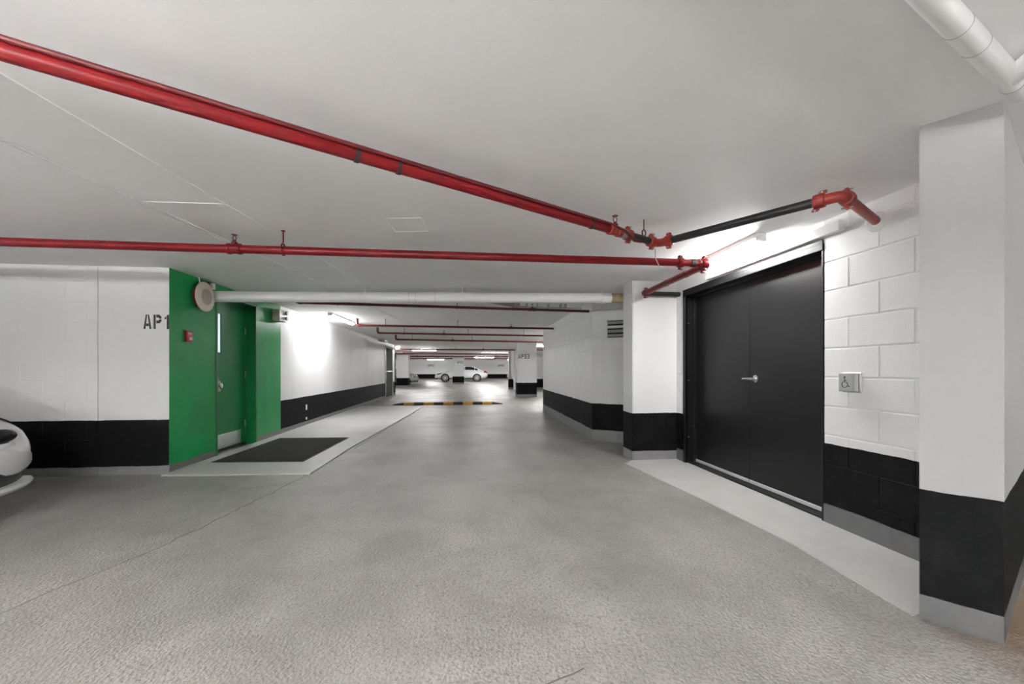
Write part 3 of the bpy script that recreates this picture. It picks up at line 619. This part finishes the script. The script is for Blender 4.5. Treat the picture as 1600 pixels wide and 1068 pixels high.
# ------------------------------------------------------------------ mat and speed bump
dm = thing('door_mat', 'black ribbed door mat lying before the green door', 'mat', (-2.35, 5.75, .014))
mp = [(-2.885, 4.985), (-1.855, 4.90), (-1.80, 6.56), (-2.845, 6.62)]
mesh('mat_body', prism(B(), mp, .014, .019), 'rubber', dm)
def inset(pts, k):
    c = Vector((sum(p[0] for p in pts) / 4, sum(p[1] for p in pts) / 4)); return [tuple(c + (Vector(p) - c) * k) for p in pts]
ip = inset(mp, .955); bm = B(); nr = 46
for i in range(nr):
    t0, t1 = i / nr, (i + .72) / nr
    l = lambda p, q, t: (p[0] + (q[0] - p[0]) * t, p[1] + (q[1] - p[1]) * t)
    prism(bm, [l(ip[0], ip[3], t0), l(ip[1], ip[2], t0), l(ip[1], ip[2], t1), l(ip[0], ip[3], t1)], .018, .026)
mesh('pile_ribs', bm, 'mat_pile', dm, kind='stuff')
sb = thing('speed_bump', 'black and yellow rubber speed bump across the lane', 'speed bump', (-.53, 12.63, 0))
def hump(x0, x1, s0=1, s1=1):
    bm = B(); n = 8; r = []
    for x, s in ((x0, s0), (x1, s1)): r.append([bm.verts.new((x, 12.63 - .17 * s * math.cos(math.pi * k / n), .075 * s * math.sin(math.pi * k / n) ** .8 if 0 < k < n else 0)) for k in range(n + 1)])
    for k in range(n): bm.faces.new((r[0][k], r[1][k], r[1][k + 1], r[0][k + 1]))
    for q in r: bm.faces.new(q)
    bm.faces.new((r[0][0], r[0][n], r[1][n], r[1][0])); return bm
mesh('end_piece', hump(-2.19, -1.86, .25, 1), 'rubber', sb, smooth=True); mesh('end_piece', hump(.80, 1.13, 1, .25), 'rubber', sb, smooth=True)
x = -1.86
for k in range(9):
    l = 2.66 / 9; mesh('yellow_segment' if k % 2 == 0 else 'black_segment', hump(x, x + l), 'yellow_rubber' if k % 2 == 0 else 'rubber', sb, smooth=True); x += l
# ------------------------------------------------------------------ cars
def lerp_t(tab, x):
    for (a, va), (b, vb) in zip(tab, tab[1:]):
        if x <= b:
            t = 0 if b == a else (x - a) / (b - a); t = t * t * (3 - 2 * t) if False else t
            return va + (vb - va) * t
    return tab[-1][1]
def car(label, loc, rz, paint, lip='aluminium'):
    t = thing('parked_car', label, 'car', loc); base = Vector(loc); rot = Matrix.Rotation(rz, 4, 'Z')
    def fin(name, bm, mat, parent=t, smooth=True):
        bmesh.ops.transform(bm, matrix=Matrix.Translation(base) @ rot, verts=bm.verts)
        return mesh(name, bm, mat, parent, smooth=smooth)
    # nose at x = 0, tail at x = -4.7
    Lc = 4.7
    top = [(0, .50), (.08, .54), (.11, .64), (.15, .71), (.22, .75), (.38, .80), (.6, .85), (1.2, .93), (1.6, .96), (3.4, 1.0), (4.1, 1.0), (4.5, .97), (4.64, .88), (4.7, .75)]
    bot = [(0, .38), (.04, .28), (.12, .22), (.4, .19), (4.2, .2), (4.5, .26), (4.65, .38), (4.7, .5)]
    wid = [(0, .62), (.04, .74), (.12, .815), (.3, .875), (.7, .905), (1.3, .915), (3.6, .915), (4.2, .89), (4.5, .83), (4.65, .76), (4.7, .66)]
    def S(x, a, off=0):
        """body surface: x back from the nose, a from -90 (belly) over 0 (side) to 90 (bonnet)"""
        zt, zb, hw = lerp_t(top, x), lerp_t(bot, x), lerp_t(wid, x); c, h = (zt + zb) / 2, (zt - zb) / 2
        ca, sa = math.cos(math.radians(a)), math.sin(math.radians(a)); e = .46
        y = hw * abs(ca) ** e; z = c + h * math.copysign(abs(sa) ** .62, sa)
        if z > c: y *= 1 - .06 * ((z - c) / h) ** 2
        return Vector((-x, y, z))
    xs = [0, .015, .04, .08, .095, .11, .13, .15, .18, .26, .38, .5, .7, .95, 1.2, 1.6, 2, 2.5, 3, 3.4, 3.8, 4.1, 4.3, 4.5, 4.6, 4.65, 4.69, 4.7]
    an = [-90, -60, -40, -25, -12, -4, 4, 12, 22, 32, 42, 52, 64, 78, 90]
    bm = B(); rings = []
    for x in xs:
        pts = [S(x, a) for a in an]; pts += [Vector((p.x, -p.y, p.z)) for p in pts[-2:0:-1]]
        rings.append([bm.verts.new(p) for p in pts])
    n = len(rings[0])
    for p, q in zip(rings, rings[1:]):
        for k in range(n): bm.faces.new((p[k], p[(k + 1) % n], q[(k + 1) % n], q[k]))
    bm.faces.new(rings[0]); bm.faces.new(rings[-1]); body = fin('body', bm, paint)
    def patch(name, x0, x1, a0, a1, mat, off=.006, s=1, nx=8, na=6, taper=0, parent=t):
        bm = B(); g = []
        for i in range(nx + 1):
            x = x0 + (x1 - x0) * i / nx; row = []
            for j in range(na + 1):
                m = (a0 + a1) / 2; a = m + (a0 + (a1 - a0) * j / na - m) * (1 - taper * i / nx)
                p = S(x, a); e = .004; du = S(min(x + e, Lc), a) - S(max(x - e, 0), a); dv = S(x, a + .5) - S(x, a - .5); nn = du.cross(dv)
                nn = nn.normalized() if nn.length > 1e-9 else Vector((0, 1, 0))
                if nn.dot(p - Vector((-2.3, 0, .55))) < 0: nn = -nn
                p = p + nn * off; row.append(bm.verts.new((p.x, p.y * s, p.z)))
            g.append(row)
        for i in range(nx):
            for j in range(na): bm.faces.new((g[i][j], g[i + 1][j], g[i + 1][j + 1], g[i][j + 1]))
        r = bmesh.ops.extrude_face_region(bm, geom=bm.faces[:]); 
        for v in r['geom']:
            if isinstance(v, bmesh.types.BMVert): v.co += (Vector((-2.3, 0, .55)) - v.co).normalized() * .012
        return fin(name, bm, mat, parent)
    for s in (-1, 1):
        hl = patch('headlamp', .22, .62, 14, 44, 'lamp_lens', .007, s, taper=.6); patch('lamp_trim', .20, .64, 9, 13, 'aluminium', .010, s, na=2, parent=hl); 
        for rr, mm, nm, dx in ((1.0, 'aluminium', 'lamp_surround', 0), (.90, 'lamp_lens', 'lens', .022)):
            bm = B(); bmesh.ops.create_uvsphere(bm, u_segments=20, v_segments=12, radius=1); bmesh.ops.transform(bm, matrix=Matrix.Translation((-.115 + dx * .6, s * .56, .575)) @ Matrix.Rotation(s * -.3, 4, 'Z') @ Matrix.Rotation(s * .10, 4, 'X') @ Matrix.Diagonal((.050, .120 * rr, .064 * rr, 1)), verts=bm.verts); fin(nm, bm, mm, hl)
        patch('tail_lamp', 4.35, 4.66, 18, 52, 'tail_red', .006, s)
        patch('door_handle', 2.35, 2.5, 24, 30, paint, .02, s, na=2); patch('door_handle', 3.3, 3.45, 24, 30, paint, .02, s, na=2)
        patch('sill_trim', .95, 3.75, -44, -33, 'car_black', .003, s, na=2)
    # front: intake, lower lip; rear: plate and valance
    bm = B(); box(bm, -.10, .012, -.44, .44, .43, .585); bmesh.ops.bevel(bm, geom=bm.edges[:], offset=.03, segments=3, affect='EDGES'); fin('grille', bm, 'car_black')
    def bow(hw, x0, z, k, hz, hx, nm, mat):
        bm = B(); r = []
        for i in range(25):
            y = -hw + 2 * hw * i / 24; x = x0 - k * abs(y / hw) ** 3.2
            r.append([bm.verts.new((x + a, y, z + b)) for a, b in ((-hx, -hz), (hx * .6, -hz), (hx, 0), (hx * .6, hz), (-hx, hz))])
        for p, q in zip(r, r[1:]):
            for j in range(5): bm.faces.new((p[j], p[(j + 1) % 5], q[(j + 1) % 5], q[j]))
        bm.faces.new(r[0]); bm.faces.new(r[-1]); return fin(nm, bm, mat)
    bow(.80, -.005, .475, .20, .055, .045, 'bumper', paint); bow(.84, -.01, .29, .22, .075, .03, 'lower_intake', 'car_black')
    bow(.885, .035, .195, .24, .022, .04, 'front_lip', lip); bow(.80, .008, .372, .20, .012, .02, 'intake_trim', lip)
    bm = box(B(), -4.715, -4.68, -.27, .27, .66, .80); fin('number_plate', bm, 'plate', smooth=False)
    bm = box(B(), -4.70, -4.55, -.7, .7, .30, .42); fin('rear_valance', bm, 'car_black', smooth=False)
    # cabin
    roof = [(1.25, .90), (1.45, 1.02), (1.75, 1.20), (2.05, 1.35), (2.35, 1.42), (2.8, 1.45), (3.2, 1.43), (3.6, 1.33), (3.95, 1.17), (4.25, 1.00), (4.35, .93)]
    def G(x, v, off=0):
        zr = lerp_t(roof, x); zb = .88; e = min(1, (zr - zb) / .2); k = math.sin(v * math.pi / 2)
        hwb, hwt = .84, .60 + .20 * (1 - min(1, (zr - .9) / .5))
        if v <= .7: q = v / .7; return Vector((-x, hwb + (hwt - hwb) * q + off, zb + (zr - .045 * e - zb) * q))
        q = (v - .7) / .3; return Vector((-x, hwt * (1 - q), zr - .045 * e * (1 - q) ** 2 + off))
    vs = [0, .12, .25, .4, .55, .63, .7, .76, .84, .92, 1]; bm = B(); rings = []
    for x, z in roof:
        pts = [G(x, v) for v in vs]; pts += [Vector((p.x, -p.y, p.z)) for p in pts[-2::-1]]; rings.append([bm.verts.new(p) for p in pts])
    for p, q in zip(rings, rings[1:]):
        for k in range(len(p) - 1): bm.faces.new((p[k], p[k + 1], q[k + 1], q[k]))
    cab = fin('cabin', bm, paint)
    def gpatch(name, x0, x1, v0, v1, both, mat='car_glass', off=.006):
        for s in ((1, -1) if both else (1,)):
            bm = B(); g = []
            nx = 10
            for i in range(nx + 1):
                x = x0 + (x1 - x0) * i / nx
                if both: row = [G(x, v0 + (v1 - v0) * j / 4, off) for j in range(5)]; row = [Vector((p.x, p.y * s, p.z)) for p in row]
                else: row = [G(x, v) + Vector((0, 0, off + .002)) for v in (.72, .8, .9, 1)]; row = row + [Vector((p.x, -p.y, p.z)) for p in row[-2::-1]]
                g.append([bm.verts.new(p) for p in row])
            for i in range(nx):
                for j in range(len(g[0]) - 1): bm.faces.new((g[i][j], g[i + 1][j], g[i + 1][j + 1], g[i][j + 1]))
            fin(name, bm, mat, cab)
    gpatch('side_window', 1.75, 2.62, .22, .60, True); gpatch('side_window', 2.68, 3.5, .22, .60, True); gpatch('side_window', 3.53, 3.8, .24, .52, True)
    gpatch('windscreen', 1.38, 2.1, 0, 0, False); gpatch('rear_window', 3.5, 4.2, 0, 0, False)
    for s in (-1, 1):
        bm = B(); bbox(bm, -1.98, -1.80, s * .98 - .09, s * .98 + .09, .96, 1.09, .03, 3); tube(bm, [(-1.85, s * .84, .97), (-1.86, s * .95, 1.0)], .02, 8); fin('wing_mirror', bm, paint)
        for x in (.93, 3.72):
            ar = lathe(B(), (-x, s * .80, .335), (0, s, 0), [(0, .38), (.118, .38), (.121, .37), (.121, .30)], 28); fin('wheel_arch', ar, 'car_black')
            wl_ = lathe(B(), (-x, s * .70, .325), (0, s, 0), [(0, .29), (.01, .315), (.04, .325), (.20, .325), (.222, .315), (.228, .25), (.215, .235)], 28); wh = fin('wheel', wl_, 'tyre')
            rim = B(); lathe(rim, (-x, s * .905, .325), (0, s, 0), [(0, .235), (.020, .235), (.022, .215), (.008, .205)], 28); lathe(rim, (-x, s * .90, .325), (0, s, 0), [(0, .07), (.026, .06), (.03, .03)], 14)
            for k in range(10):
                th = 2 * math.pi * k / 10; dr = Vector((math.cos(th), 0, math.sin(th))); obox(rim, Vector((-x, s * .918, .325)) + dr * .135, dr, (0, 1, 0), dr.cross(Vector((0, 1, 0))), .09, .008, .017)
            fin('rim', rim, 'alloy', wh, smooth=False)
    return t
car('white car parked with its nose beside the wall numbered AP1', (-3.31, 2.82, 0), 0, 'car_white')
car('white sedan parked sideways at the far end behind a white pillar', (-2.75, 37.2, 0), math.pi, 'car_white', 'car_white')
car('silver car parked with only its nose past a far white pillar', (-3.35, 28.4, 0), math.radians(-8), 'car_silver')
car('white car parked beyond the far end of the sedan by the dark gate', (4.1, 40.5, 0), math.radians(170), 'car_white', 'car_white')
gt = thing('far_gate', 'dark gate in the far wall under a small pale blue sign', 'gate', (6.0, 46, 0))
for k in range(10): mesh('panel', bbox(B(), 4.9, 7.4, 45.93, 46, .02 + k * .18, .19 + k * .18, .01, 1), 'dark_void', gt)
mesh('sign', bbox(B(), 4.9, 5.6, 45.9, 45.97, 1.86, 2.06, .01, 1), 'sign_teal', gt)
